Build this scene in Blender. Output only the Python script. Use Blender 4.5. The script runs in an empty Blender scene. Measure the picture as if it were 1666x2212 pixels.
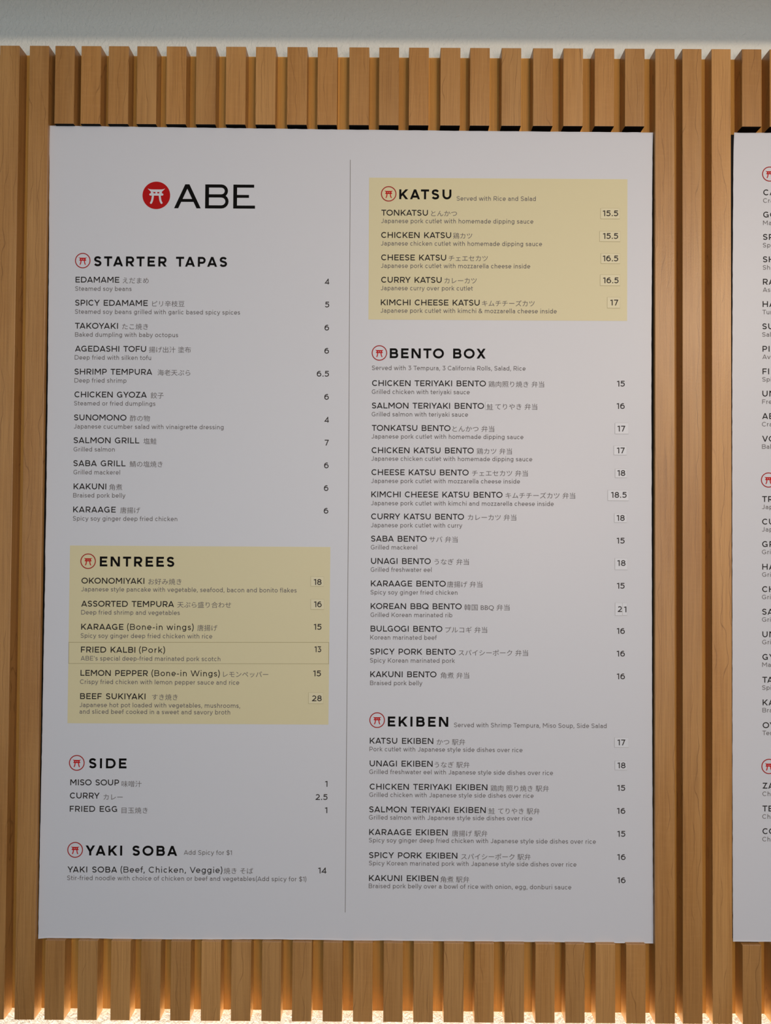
import bpy, bmesh, math, random
from mathutils import Matrix, Vector

scene = bpy.context.scene
COL = scene.collection
random.seed(7)

# ------------------------------------------------------------------ camera
FPX, CX, CY, W, H = 1700.0, 833.0, 1106.0, 1666, 2212
CAM = Vector((0.0, -1.4925, 1.75))
YAW, PITCH, ROLL = 0.00178, 0.01955, 0.00686


def axes():
    R = Matrix.Rotation(YAW, 3, 'Z') @ Matrix.Rotation(PITCH, 3, 'X')
    right, fwd, up = R @ Vector((1, 0, 0)), R @ Vector((0, 1, 0)), R @ Vector((0, 0, 1))
    c, s = math.cos(ROLL), math.sin(ROLL)
    return c * right + s * up, -s * right + c * up, fwd


AR, AU, AF = axes()
cam_d = bpy.data.cameras.new('camera')
cam = bpy.data.objects.new('camera', cam_d)
COL.objects.link(cam)
M = Matrix.Identity(4)
for i in range(3):
    M[i][0], M[i][1], M[i][2], M[i][3] = AR[i], AU[i], -AF[i], CAM[i]
cam.matrix_world = M
cam_d.sensor_fit = 'VERTICAL'
cam_d.sensor_height = 24.0
cam_d.sensor_width = 24.0 * W / H
cam_d.lens = FPX / H * 24.0
cam_d.clip_start = 0.05
scene.camera = cam


def at(px, py, y=0.0):
    """where the ray of a photo pixel meets the upright plane at depth y"""
    d = AF + AR * ((px - CX) / FPX) - AU * ((py - CY) / FPX)
    return CAM + d * ((y - CAM.y) / d.y)


# ------------------------------------------------------------------ depths (metres from the slat fronts)
Y_BACK = 0.032      # face of the plywood behind the slats
Y_WALL = 0.042      # face of the plaster wall
Y_SHEET = 0.0082    # face of the printed menu sheets

# ------------------------------------------------------------------ world, lamps, exposure
scene.view_settings.view_transform = 'Standard'
scene.view_settings.look = 'None'
scene.view_settings.gamma = 1.0
scene.view_settings.use_curve_mapping = False
scene.view_settings.exposure = 0.0

wd = bpy.data.worlds.new('room_air')
scene.world = wd
wd.use_nodes = True
wd.node_tree.nodes['Background'].inputs[0].default_value = (0.66, 0.86, 1.0, 1)
wd.node_tree.nodes['Background'].inputs[1].default_value = 0.16


def lamp(name, kind, loc, energy, color, **kw):
    d = bpy.data.lights.new(name, kind)
    d.energy = energy
    d.color = color
    aim = kw.pop('aim', None)
    for k, v in kw.items():
        setattr(d, k, v)
    o = bpy.data.objects.new(name, d)
    COL.objects.link(o)
    o.location = loc
    if aim is not None:
        o.rotation_euler = (Vector(aim) - Vector(loc)).to_track_quat('-Z', 'Y').to_euler()
    return o


# warm pendants behind the photographer, cool shop window far behind, warm light strip under the slats
lamp('pendant_light', 'SPOT', (1.85, -2.95, 2.93), 109, (1.0, 0.80, 0.60), shadow_soft_size=0.045, spot_size=math.radians(96),
     spot_blend=1.0, aim=(0.6, 0, 2.45))
lamp('pendant_light', 'SPOT', (0.55, -2.95, 2.93), 46, (1.0, 0.81, 0.63), shadow_soft_size=0.045, spot_size=math.radians(96),
     spot_blend=1.0, aim=(0.2, 0, 2.45))
lamp('globe_light', 'POINT', (0.62, -2.10, 1.88), 34, (1.0, 0.66, 0.47), shadow_soft_size=0.22)
lamp('window_light', 'AREA', (0.2, -5.2, 1.7), 68, (0.67, 0.86, 1.0), shape='RECTANGLE', size=4.5, size_y=2.2,
     aim=(0, 0, 1.6))
lamp('light_strip', 'AREA', (0.35, 0.0292, 0.665), 18, (1.0, 0.88, 0.68), shape='RECTANGLE', size=3.4, size_y=0.008,
     aim=(0.35, 0.0296, 2.0))

# ------------------------------------------------------------------ materials


def srgb(r, g, b):
    f = lambda v: (v / 255 / 12.92) if v / 255 <= 0.04045 else ((v / 255 + 0.055) / 1.055) ** 2.4
    return (f(r), f(g), f(b), 1)


def mat(name, color, rough=0.5, spec=0.5):
    m = bpy.data.materials.new(name)
    m.use_nodes = True
    b = m.node_tree.nodes['Principled BSDF']
    b.inputs['Base Color'].default_value = color
    b.inputs['Roughness'].default_value = rough
    b.inputs['Specular IOR Level'].default_value = spec
    return m


def node(nt, kind, **kw):
    n = nt.nodes.new(kind)
    for k, v in kw.items():
        setattr(n, k, v)
    return n


def wood(name, light, mid, dark, rough, line=0.5):
    m = mat(name, mid, rough)
    nt = m.node_tree
    L = nt.links.new
    bs = nt.nodes['Principled BSDF']
    tc, oi = node(nt, 'ShaderNodeTexCoord'), node(nt, 'ShaderNodeObjectInfo')
    off = node(nt, 'ShaderNodeVectorMath', operation='SCALE')
    off.inputs[0].default_value = (3.1, 5.3, 17.7)
    L(oi.outputs['Random'], off.inputs['Scale'])
    pos = node(nt, 'ShaderNodeVectorMath', operation='ADD')
    L(tc.outputs['Object'], pos.inputs[0])
    L(off.outputs[0], pos.inputs[1])

    def noise(scale, vec_scale, detail=2.0, rough_=0.5):
        mp = node(nt, 'ShaderNodeVectorMath', operation='MULTIPLY')
        mp.inputs[1].default_value = vec_scale
        L(pos.outputs[0], mp.inputs[0])
        n = node(nt, 'ShaderNodeTexNoise')
        n.inputs['Scale'].default_value = scale
        n.inputs['Detail'].default_value = detail
        n.inputs['Roughness'].default_value = rough_
        L(mp.outputs[0], n.inputs['Vector'])
        return n.outputs['Fac']

    def mixc(fac, a, b, blend='MIX'):
        x = node(nt, 'ShaderNodeMix', data_type='RGBA', blend_type=blend)
        for s, v in ((0, fac), (6, a), (7, b)):
            if isinstance(v, (int, float)):
                x.inputs[s].default_value = v
            elif isinstance(v, tuple):
                x.inputs[s].default_value = v
            else:
                L(v, x.inputs[s])
        return x.outputs[2]

    def ramp(v, a, b, va=0.0, vb=1.0):
        r = node(nt, 'ShaderNodeMapRange')
        r.interpolation_type = 'SMOOTHSTEP'
        for k, q in zip(('From Min', 'From Max', 'To Min', 'To Max'), (a, b, va, vb)):
            r.inputs[k].default_value = q
        L(v, r.inputs['Value'])
        return r.outputs[0]

    # slow tone changes along the board, fine straight fibres, faint cross figure
    tone = noise(1.0, (14, 14, 2.2), 3)
    fibre = noise(1.0, (420, 420, 7), 3, 0.6)
    curl = noise(1.0, (30, 30, 190), 2, 0.5)
    c = mixc(ramp(tone, 0.32, 0.68), mid, light)
    c = mixc(ramp(fibre, 0.35, 0.75, 0.0, 0.30), c, dark)
    c = mixc(ramp(curl, 0.45, 0.75, 0.0, 0.13), c, light)
    # thin wandering growth lines
    sx = node(nt, 'ShaderNodeSeparateXYZ')
    L(pos.outputs[0], sx.inputs[0])
    wob = noise(1.0, (9, 9, 3.6), 3, 0.55)
    wig = noise(1.0, (40, 40, 38), 2, 0.6)
    a1 = node(nt, 'ShaderNodeMath', operation='MULTIPLY_ADD')
    L(wob, a1.inputs[0]); a1.inputs[1].default_value = 0.085
    L(sx.outputs['X'], a1.inputs[2])
    a2 = node(nt, 'ShaderNodeMath', operation='MULTIPLY_ADD')
    L(wig, a2.inputs[0]); a2.inputs[1].default_value = 0.003
    L(a1.outputs[0], a2.inputs[2])
    fr = node(nt, 'ShaderNodeMath', operation='MULTIPLY')
    L(a2.outputs[0], fr.inputs[0]); fr.inputs[1].default_value = 66.0
    fc = node(nt, 'ShaderNodeMath', operation='FRACT')
    L(fr.outputs[0], fc.inputs[0])
    up_ = ramp(fc.outputs[0], 0.89, 0.96)
    dn = ramp(fc.outputs[0], 0.97, 1.0, 1.0, 0.0)
    ln = node(nt, 'ShaderNodeMath', operation='MULTIPLY')
    L(up_, ln.inputs[0]); L(dn, ln.inputs[1])
    gate = ramp(noise(1.0, (70, 70, 3), 2), 0.44, 0.60, 0.10, line)
    lg = node(nt, 'ShaderNodeMath', operation='MULTIPLY')
    L(ln.outputs[0], lg.inputs[0]); L(gate, lg.inputs[1])
    c = mixc(lg.outputs[0], c, dark)
    # every board has its own shade
    hv = node(nt, 'ShaderNodeHueSaturation')
    L(ramp(oi.outputs['Random'], 0.0, 1.0, 0.90, 1.08), hv.inputs['Value'])
    hv.inputs['Saturation'].default_value = 1.0
    L(c, hv.inputs['Color'])
    L(hv.outputs[0], bs.inputs['Base Color'])
    bp = node(nt, 'ShaderNodeBump')
    bp.inputs['Strength'].default_value = 0.22
    bp.inputs['Distance'].default_value = 0.0006
    L(noise(1.0, (700, 700, 260), 2), bp.inputs['Height'])
    L(bp.outputs[0], bs.inputs['Normal'])
    return m


def plaster():
    m = mat('white_plaster', srgb(220, 222, 217), 0.75, 0.3)
    nt = m.node_tree
    L = nt.links.new
    tc = node(nt, 'ShaderNodeTexCoord')
    mp = node(nt, 'ShaderNodeVectorMath', operation='MULTIPLY')
    mp.inputs[1].default_value = (1.0, 1.0, 0.75)
    L(tc.outputs['Object'], mp.inputs[0])
    n1 = node(nt, 'ShaderNodeTexNoise')
    n1.inputs['Scale'].default_value = 165
    n1.inputs['Detail'].default_value = 3
    n1.inputs['Roughness'].default_value = 0.55
    n1.inputs['Distortion'].default_value = 0.6
    L(mp.outputs[0], n1.inputs['Vector'])
    b = node(nt, 'ShaderNodeBump')
    b.inputs['Strength'].default_value = 0.8
    b.inputs['Distance'].default_value = 0.0030
    L(n1.outputs['Fac'], b.inputs['Height'])
    L(b.outputs[0], nt.nodes['Principled BSDF'].inputs['Normal'])
    return m


MAPLE = wood('maple', srgb(189, 142, 86), srgb(174, 125, 69), srgb(104, 64, 29), 0.36)
PLY = wood('plywood', srgb(219, 160, 72), srgb(208, 148, 62), srgb(160, 104, 44), 0.5, 0.15)
PLASTER = plaster()
PAPER = mat('menu_paper', srgb(204, 207, 216), 0.42, 0.4)
YELLOW = mat('cream_yellow_print', srgb(210, 202, 165), 0.42, 0.4)
STICK_W = mat('white_sticker', srgb(211, 215, 224), 0.4, 0.4)
STICK_Y = mat('cream_sticker', srgb(214, 207, 174), 0.4, 0.4)
EDGE_W = mat('sticker_rim_grey', srgb(184, 185, 188), 0.6, 0.2)  # sticker borders: edge shadow and some dirt put into the colour
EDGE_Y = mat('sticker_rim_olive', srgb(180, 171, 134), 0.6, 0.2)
STRIP_LINE = mat('strip_rim_olive', srgb(152, 144, 108), 0.6, 0.2)  # painted edge shadow and dirt round the pasted strip
BLACK = mat('black_board', srgb(10, 9, 9), 0.6, 0.1)
END_BLACK = mat('black_painted_end', srgb(10, 9, 9), 0.7, 0.1)  # black on the lower end face of the upper slats only
INK = mat('black_ink', srgb(9, 8, 8), 0.7, 0.1)
INK_NAME = mat('dark_ink', srgb(44, 41, 41), 0.7, 0.1)
INK_PRICE = mat('soft_dark_ink', srgb(57, 53, 53), 0.7, 0.1)
INK_GREY = mat('grey_ink', srgb(112, 108, 109), 0.7, 0.1)
INK_LINE = mat('line_ink', srgb(130, 127, 127), 0.5, 0.3)
RED = mat('red_ink', srgb(172, 12, 14), 0.6, 0.15)
RED_GATE = mat('gate_red_ink', srgb(186, 18, 18), 0.6, 0.15)
RED_RING = mat('ring_red_ink', srgb(160, 38, 36), 0.6, 0.15)

# ------------------------------------------------------------------ object helpers


def obj(name, verts, faces, m, parent=None, fmat=None):
    me = bpy.data.meshes.new(name)
    o_loc = parent.matrix_world.translation if parent is not None else Vector((0, 0, 0))
    me.from_pydata([tuple(Vector(v)) for v in verts], [], faces)
    for k in (m if isinstance(m, (list, tuple)) else [m]):
        me.materials.append(k)
    if fmat:
        for p, k in zip(me.polygons, fmat):
            p.material_index = k
    me.update()
    o = bpy.data.objects.new(name, me)
    COL.objects.link(o)
    if parent is not None:
        o.parent = parent
    return o


def tag(o, label, cat=None, group=None, kind=None):
    if label:
        o['label'] = label
    if cat:
        o['category'] = cat
    if group:
        o['group'] = group
    if kind:
        o['kind'] = kind
    return o


def box_obj(name, lo, hi, m, bevel=0.0, origin=None, fmat_down=None):
    """a box; its origin sits at its foot; fmat_down gives the lower end its own material"""
    bm = bmesh.new()
    org = Vector(origin) if origin is not None else Vector(((lo[0] + hi[0]) / 2, (lo[1] + hi[1]) / 2, lo[2]))
    vs = [bm.verts.new(Vector((x, y, z)) - org) for x in (lo[0], hi[0]) for y in (lo[1], hi[1]) for z in (lo[2], hi[2])]
    for f in ((0, 1, 3, 2), (4, 6, 7, 5), (0, 4, 5, 1), (2, 3, 7, 6), (0, 2, 6, 4), (1, 5, 7, 3)):
        bm.faces.new([vs[i] for i in f])
    bmesh.ops.recalc_face_normals(bm, faces=bm.faces[:])
    if bevel:
        bmesh.ops.bevel(bm, geom=bm.edges[:], offset=bevel, segments=2, affect='EDGES', profile=0.5)
    me = bpy.data.meshes.new(name)
    bm.normal_update()
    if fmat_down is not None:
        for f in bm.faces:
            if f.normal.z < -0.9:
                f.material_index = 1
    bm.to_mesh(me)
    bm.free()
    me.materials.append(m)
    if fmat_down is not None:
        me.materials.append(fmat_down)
    o = bpy.data.objects.new(name, me)
    COL.objects.link(o)
    o.location = org
    return o

# ------------------------------------------------------------------ lettering: a plain geometric sans drawn from pen strokes (cap height = 1)


def arc(cx, cy, rx, ry, a0, a1, n=None):
    n = n or max(4, int(abs(a1 - a0) / 15))
    return [(cx + rx * math.cos(math.radians(a0 + (a1 - a0) * i / n)),
             cy + ry * math.sin(math.radians(a0 + (a1 - a0) * i / n))) for i in range(n + 1)]


def spline(p, n=5):
    out = []
    q = [p[0]] + list(p) + [p[-1]]
    for i in range(1, len(q) - 2):
        for k in range(n):
            t = k / n
            out.append(tuple(0.5 * (2 * q[i][j] + (q[i + 1][j] - q[i - 1][j]) * t
                                    + (2 * q[i - 1][j] - 5 * q[i][j] + 4 * q[i + 1][j] - q[i + 2][j]) * t * t
                                    + (3 * q[i][j] - q[i - 1][j] - 3 * q[i + 1][j] + q[i + 2][j]) * t ** 3) for j in (0, 1)))
    return out + [p[-1]]


S_PTS = [(0.95, 0.84), (0.76, 0.96), (0.47, 1.0), (0.19, 0.94), (0.06, 0.77), (0.15, 0.61), (0.48, 0.52),
         (0.83, 0.42), (0.96, 0.25), (0.82, 0.06), (0.5, 0.0), (0.22, 0.04), (0.02, 0.16)]


def glyph(ch, w):
    """advance and strokes: (points, closed, clip) with centre lines for pen width w"""
    h = w / 2
    S = []

    def P(pts, closed=False, clip=None):
        S.append((list(pts), closed, clip))

    def D(x0, y0, x1, y1, lo=0.0, hi=1.0):      # a diagonal cut level at lo and hi
        dx, dy = x1 - x0, y1 - y0
        k = 0.25
        P([(x0 - dx * k, y0 - dy * k), (x1 + dx * k, y1 + dy * k)], False, (lo, hi))

    def dbl(y0, y1):
        return y0 + h, y1 - h
    xh = 0.735
    asc = 1.05
    dsc = -0.26
    sb = 0.125
    l = sb + h
    T = 1 - h
    B = h

    def diag_in(x_out, sgn, slope):              # centre of a diagonal whose outer edge passes x_out
        return x_out + sgn * h * math.sqrt(1 + slope * slope)
    if ch == ' ':
        return (0.40 if w < 0.15 else 0.56), S
    if ch == 'A':
        a = 1.06
        sl = (a / 2 - 0.09) / 1.0
        x0 = diag_in(0.025, 1, sl)
        D(x0, 0, a / 2, 1); D(a - x0, 0, a / 2, 1)
        y = 0.235 + h * 0.3
        P([(x0 + (a / 2 - x0) * y, y), (a - x0 - (a / 2 - x0) * y, y)])
        return a, S
    if ch == 'B':
        a = 1.05
        r = a - 0.075 - h
        m = 0.52
        ry1, ry2 = (T - m) / 2, (m - B) / 2
        P([(l, 0), (l, 1)])
        P([(l, T), (r - 0.05 - ry1, T)] + arc(r - 0.05 - ry1, m + ry1, ry1, ry1, 90, -90)[1:] + [(l, m)])
        P([(l, m), (r - ry2, m)] + arc(r - ry2, B + ry2, ry2, ry2, 90, -90)[1:] + [(l, B)])
        return a, S
    if ch in 'CG':
        a = 1.06 if ch == 'C' else 1.13
        cx = 0.065 + 0.5
        r = 0.5 - h + 0.008
        if ch == 'C':
            P(arc(cx, 0.5, r, r, 43, 317, 20))
        else:
            xr = 0.985 - h
            e = math.degrees(math.asin(min(1, 0.28 / r)))
            P(arc(cx, 0.5, r, r, 44, 318, 20) + [(xr, 0.22 if w > .17 else .19), (xr, 0.45), (cx + 0.05, 0.45)])
        return a, S
    if ch == 'D':
        a = 1.17
        ry = 0.5 - h
        cx = a - 0.065 - h - ry
        P([(l, 0), (l, 1)])
        P([(l, T), (cx, T)] + arc(cx, 0.5, ry, ry, 90, -90, 14)[1:] + [(l, B)])
        return a, S
    if ch in 'EF':
        a = 0.95 if ch == 'E' else 0.91
        r = a - 0.07
        P([(l, 0), (l, 1)])
        P([(l, T), (r, T)])
        P([(l, 0.5 if ch == 'E' else 0.46), (r - 0.07, 0.5 if ch == 'E' else 0.46)])
        if ch == 'E':
            P([(l, B), (r + 0.005, B)])
        return a, S
    if ch == 'H':
        a = 1.17
        P([(l, 0), (l, 1)]); P([(a - l, 0), (a - l, 1)]); P([(l, .5), (a - l, .5)])
        return a, S
    if ch == 'I':
        a = 2 * sb + w
        P([(l, 0), (l, 1)])
        return a, S
    if ch == 'J':
        a = 0.80
        r = a - sb - h
        P([(r, 1), (r, 0.3)] + arc(r - 0.27 + 0, 0.3, 0.27, 0.3 - h, 0, -140, 9)[1:])
        return a, S
    if ch == 'K':
        a = 1.05
        P([(l, 0), (l, 1)])
        D(l, 0.30, a - 0.08 - h, 1, 0.0, 1)
        S[-1] = ([(l, 0.30), (a - 0.07 - h + 0.16, 1.15)], False, (0, 1))
        S.append(([(l + 0.25, 0.53), (a - 0.03 - h * 1.2 + 0.1, -0.13)], False, (0, 1)))
        return a, S
    if ch == 'L':
        a = 0.87
        P([(l, 0), (l, 1)]); P([(l, B), (a - 0.05, B)])
        return a, S
    if ch == 'M':
        a = 1.32
        m = a / 2
        P([(l, 0), (l, 1)]); P([(a - l, 0), (a - l, 1)])
        x0 = sb + h * 1.25
        for s in (1, -1):
            c = m
            xs = x0 if s > 0 else a - x0
            k = 0.15
            S.append(([(xs - (c - xs) * k, 1 + 0.66 * k), (c, 0.34)], False, (0.26, 1)))
        return a, S
    if ch == 'N':
        a = 1.19
        P([(l, 0), (l, 1)]); P([(a - l, 0), (a - l, 1)])
        D(sb + h * 1.28, 1, a - sb - h * 1.28, 0)
        return a, S
    if ch in 'OQ':
        a = 1.21
        r = 0.5 - h + 0.01
        P(arc(a / 2, 0.5, r + 0.045, r, 0, 360, 28)[:-1], True)
        if ch == 'Q':
            P([(a / 2 + 0.1, 0.32), (a - 0.09, 0.0)])
        return a, S
    if ch in 'PR':
        a = 0.99 if ch == 'P' else 1.03
        r = a - 0.08 - h
        m = 0.40 if ch == 'P' else 0.42
        ry = (T - m) / 2
        P([(l, 0), (l, 1)])
        P([(l, T), (r - ry, T)] + arc(r - ry, m + ry, ry, ry, 90, -90)[1:] + [(l, m)])
        if ch == 'R':
            S.append(([(r - ry - 0.10, m + .03), (a - 0.06 - h * 1.1 + 0.06, -0.1)], False, (0, m)))
        return a, S
    if ch == 'S':
        a = 0.92
        x0, x1 = 0.06 + h, a - 0.06 - h
        P(spline([(x0 + (x1 - x0) * u, (B - .01) + (T - B + .02) * v) for u, v in S_PTS]))
        return a, S
    if ch == 'T':
        a = 0.90
        P([(a / 2, 0), (a / 2, 1)]); P([(0.04, T), (a - 0.04, T)])
        return a, S
    if ch == 'U':
        a = 1.13
        x = sb - 0.01 + h
        r = a / 2 - x
        P([(x, 1), (x, r + h)] + arc(a / 2, r + h - 0.005, r, r, 180, 360, 14)[1:-1] + [(a - x, r + h), (a - x, 1)])
        return a, S
    if ch == 'V':
        a = 1.05
        x0 = diag_in(0.025, 1, .43)
        D(x0, 1, a / 2, 0); D(a - x0, 1, a / 2, 0)
        return a, S
    if ch == 'W':
        a = 1.62
        x0 = diag_in(0.03, 1, .33)
        q = a * 0.285
        D(x0, 1, q, 0); D(a - x0, 1, a - q, 0); D(q, 0, a / 2, 1); D(a - q, 0, a / 2, 1)
        return a, S
    if ch == 'X':
        a = 1.0
        x0 = diag_in(0.04, 1, .7)
        D(x0, 1, a - x0, 0); D(a - x0, 1, x0, 0)
        return a, S
    if ch == 'Y':
        a = 0.99
        x0 = diag_in(0.01, 1, .7)
        k = 0.15
        for xs in (x0, a - x0):
            S.append(([(xs - (a / 2 - xs) * k, 1 + 0.6 * k), (a / 2, 0.40)], False, (0, 1)))
        P([(a / 2, 0), (a / 2, 0.42)])
        return a, S
    if ch == 'Z':
        a = 0.95
        P([(0.09, T), (a - 0.08, T)]); P([(0.07, B), (a - 0.07, B)])
        D(0.08 + h * 1.35, 0, a - 0.09 - h * 1.35, 1)
        return a, S
    # ---- figures
    if ch == '0':
        a = 0.98
        P(arc(a / 2, .5, a / 2 - .07 - h, .5 - h, 0, 360, 24)[:-1], True)
        return a, S
    if ch == '1':
        a = 0.52
        P([(a - 0.11 - h, 0), (a - 0.11 - h, 1)])
        S.append(([(0.02, 0.865 - h * .2), (a - 0.11 - h, 0.985 - h * .9)], False, None))
        return a, S
    if ch == '2':
        a = 0.88
        x0, x1 = 0.06 + h, a - 0.085 - h
        r = (x1 - x0) / 2
        P(arc((x0 + x1) / 2, 1 - h - r * .92, r, r * .92, 155, -25, 12) + [(x0 + 0.03, h * 1.2)])
        P([(0.06, B), (a - 0.06, B)])
        return a, S
    if ch == '3':
        a = 0.88
        r = 0.285 - h * 0.35
        P([(0.11, T), (a - 0.14 - h, T), (0.40, 0.575), ] + arc(0.42, B + r, a - 0.075 - h - 0.42, r, 90, -145, 14))
        return a, S
    if ch == '4':
        a = 0.95
        x = a - 0.25
        P([(x, 0), (x, 1)])
        P([(a - 0.04, 0.235), (0.07 + h, 0.235), (x, 1 - h * 1.0)], False, (0, 1))
        return a, S
    if ch == '5':
        a = 0.89
        r = 0.31 - h * 0.3
        P([(a - 0.12, T), (0.16 + h, T), (0.13 + h, 0.53)] )
        P([(0.13 + h * .6, 0.555)] + arc(0.40, B + r, a - 0.075 - h - 0.40, r, 100, -148, 16))
        return a, S
    if ch == '6':
        a = 0.93
        x0, x1 = 0.075 + h, a - 0.075 - h
        c = (x0 + x1) / 2
        r = (x1 - x0) / 2
        ry = 0.315 - h * .4
        P(arc(c, B + ry, r, ry, 0, 360, 20)[:-1], True)
        P(spline([(x1 - 0.09, 0.90 - h * .5), (c + 0.07, 1 - h), (x0 + 0.14, 0.86 - h * .4), (x0 + 0.01, 0.62), (x0, 0.36)], 5))
        return a, S
    if ch == '9':
        a, s = glyph('6', w)
        return a, [([(a - x, 1 - y) for x, y in p], c, k) for p, c, k in s]
    if ch == '7':
        a = 0.87
        P([(0.07, T), (a - 0.08, T)])
        D(0.27 + h * .4, 0, a - 0.07 - h * 1.1, 1, 0, 1 - h)
        return a, S
    if ch == '8':
        a = 0.92
        c = a / 2
        P(arc(c, 0.53 + (T - .53) / 2, c - 0.115 - h, (T - .53) / 2, 0, 360, 18)[:-1], True)
        P(arc(c, B + (.53 - B) / 2, c - 0.07 - h, (.53 - B) / 2, 0, 360, 18)[:-1], True)
        return a, S
    # ---- lower case
    X = xh - h
    if ch == 'a':
        a = 0.79
        r = a - 0.105 - h
        x0 = 0.07 + h
        c = (x0 + r) / 2
        P(arc(c - .01, X - 0.23, r - c + .01, 0.23, 148, 0, 9) + [(r, 0)])
        ry = (0.43 - B) / 2
        P([(r, 0.43), (c - 0.02, 0.43)] + arc(c - 0.02, B + ry, c - 0.02 - x0, ry, 90, 270, 9)[1:]
          + arc(c - 0.02, B + 0.17, r - c + 0.02, 0.17, -90, 0, 6)[1:])
        return a, S
    if ch in 'bdpqg':
        a = 0.90
        rr = (a - sb - 0.065 - w) / 2
        stem = l if ch in 'bp' else a - l
        c = stem + rr if ch in 'bp' else stem - rr
        P(arc(c, xh / 2, rr, xh / 2 - h + .006, 0, 360, 20)[:-1], True)
        if ch in 'bd':
            P([(stem, 0), (stem, asc)])
        elif ch in 'pq':
            P([(stem, dsc), (stem, xh)])
        else:
            P([(stem, xh), (stem, 0.04)] + arc(c + 0.0, 0.03, rr, 0.29 - h, 0, -142, 10)[1:])
        return a, S
    if ch in 'ce':
        a = 0.80 if ch == 'c' else 0.86
        c = 0.065 + (a - 0.13) / 2 + (0.02 if ch == 'c' else 0)
        r = a / 2 - 0.065 - h + (0.015 if ch == 'c' else 0)
        ry = xh / 2 - h + .006
        if ch == 'c':
            P(arc(c, xh / 2, r, ry, 44, 316, 16))
        else:
            P([(c - r, xh * .48), (c + r, xh * .48)] + arc(c, xh / 2, r, ry, 0, 318, 18)[1:])
        return a, S
    if ch == 'f':
        a = 0.49
        x = 0.14 + h
        P([(x, 0), (x, 0.82)] + arc(x + 0.2, 0.83, 0.2, asc + .01 - h - 0.83, 180, 80, 6)[1:])
        P([(0.03, X - .03), (0.45, X - .03)])
        return a, S
    if ch in 'hn':
        a = 0.87
        r = a - sb + .01 - h
        P([(l, 0), (l, asc if ch == 'h' else xh)])
        q = (r - l) / 2
        P([(l, X - q - 0.03)] + arc((l + r) / 2, X - q, q, q, 170, 0, 9) + [(r, 0)])
        return a, S
    if ch == 'm':
        a = 1.35
        r = a - sb + .01 - h
        mid = (l + r) / 2
        P([(l, 0), (l, xh)])
        for p0, p1 in ((l, mid), (mid, r)):
            q = (p1 - p0) / 2
            P([(p0, X - q - 0.03)] + arc((p0 + p1) / 2, X - q, q, q, 170, 0, 9) + [(p1, 0)])
        return a, S
    if ch == 'r':
        a = 0.55
        P([(l, 0), (l, xh)])
        P([(l, X - 0.29)] + arc(l + 0.29, X - 0.29, 0.29, 0.29 + .0, 178, 95, 6))
        return a, S
    if ch == 'u':
        a = 0.87
        r = a - sb + .01 - h
        q = (r - l) / 2
        P([(r, 0), (r, xh)])
        P([(l, xh), (l, B + q)] + arc((l + r) / 2, B + q, q, q, 180, 350, 9)[1:])
        return a, S
    if ch in 'il':
        a = 2 * 0.115 + w
        x = a / 2
        P([(x, 0), (x, xh if ch == 'i' else asc)])
        if ch == 'i':
            P([(x, 0.90), (x, 0.90 + w * 1.15)])
        return a, S
    if ch == 'j':
        a = 2 * 0.115 + w
        x = a / 2
        P([(x, xh), (x, -0.05)] + arc(x - 0.16, -0.06, 0.16, 0.18 - h * .5, 0, -85, 5)[1:])
        P([(x, 0.90), (x, 0.90 + w * 1.15)])
        return a, S
    if ch == 'k':
        a = 0.82
        P([(l, 0), (l, asc)])
        S.append(([(l, 0.215), (a - 0.09 - h + .12, xh + .12)], False, (0, xh)))
        S.append(([(l + .2, 0.40), (a - 0.03 - h * 1.2 + .08, -.1)], False, (0, xh)))
        return a, S
    if ch == 'o':
        a = 0.88
        P(arc(a / 2, xh / 2, a / 2 - .065 - h, xh / 2 - h + .006, 0, 360, 22)[:-1], True)
        return a, S
    if ch == 's':
        a = 0.70
        x0, x1 = 0.05 + h, a - 0.06 - h
        P(spline([(x0 + (x1 - x0) * u, B + (X - B) * v) for u, v in S_PTS], 4))
        return a, S
    if ch == 't':
        a = 0.54
        x = 0.145 + h
        P([(x, 0.95), (x, 0.21)] + arc(x + 0.18, 0.2, 0.18, 0.2 - h, 180, 285, 6)[1:])
        P([(0.03, X - .03), (0.49, X - .03)])
        return a, S
    if ch in 'vy':
        a = 0.80
        x0 = diag_in(0.02, 1, .45)
        D(x0, xh, a / 2, 0, 0 if ch == 'v' else 0.0, xh)
        if ch == 'v':
            D(a - x0, xh, a / 2, 0, 0, xh)
        else:
            dx = (a - x0 - a / 2) / xh
            S.append(([(a - x0 + dx * .1, xh + .1), (a / 2 - dx * 0.10, -0.10)] + [(a / 2 - dx * .2 - .07, -0.235 + h * .3), (0.10, -0.235 + h * .3)], False, (-.4, xh)))
        return a, S
    if ch == 'w':
        a = 1.20
        x0 = diag_in(0.03, 1, .33)
        q = a * .29
        D(x0, xh, q, 0, 0, xh); D(a - x0, xh, a - q, 0, 0, xh)
        D(q, 0, a / 2, xh, 0, xh); D(a - q, 0, a / 2, xh, 0, xh)
        return a, S
    if ch == 'x':
        a = 0.78
        x0 = diag_in(0.04, 1, .8)
        D(x0, xh, a - x0, 0, 0, xh); D(a - x0, xh, x0, 0, 0, xh)
        return a, S
    if ch == 'z':
        a = 0.73
        P([(0.08, X), (a - 0.08, X)]); P([(0.07, B), (a - 0.07, B)])
        D(0.08 + h * 1.3, 0, a - 0.09 - h * 1.3, xh, 0, xh)
        return a, S
    # ---- marks
    if ch == '.':
        d = w * 1.2
        P([(0.09, d / 2 * 1.0), (0.09 + d, d / 2)])
        S[-1] = ([(0.09 + d / 2, 0), (0.09 + d / 2, d)], False, None)
        return 0.18 + d, S
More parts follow.
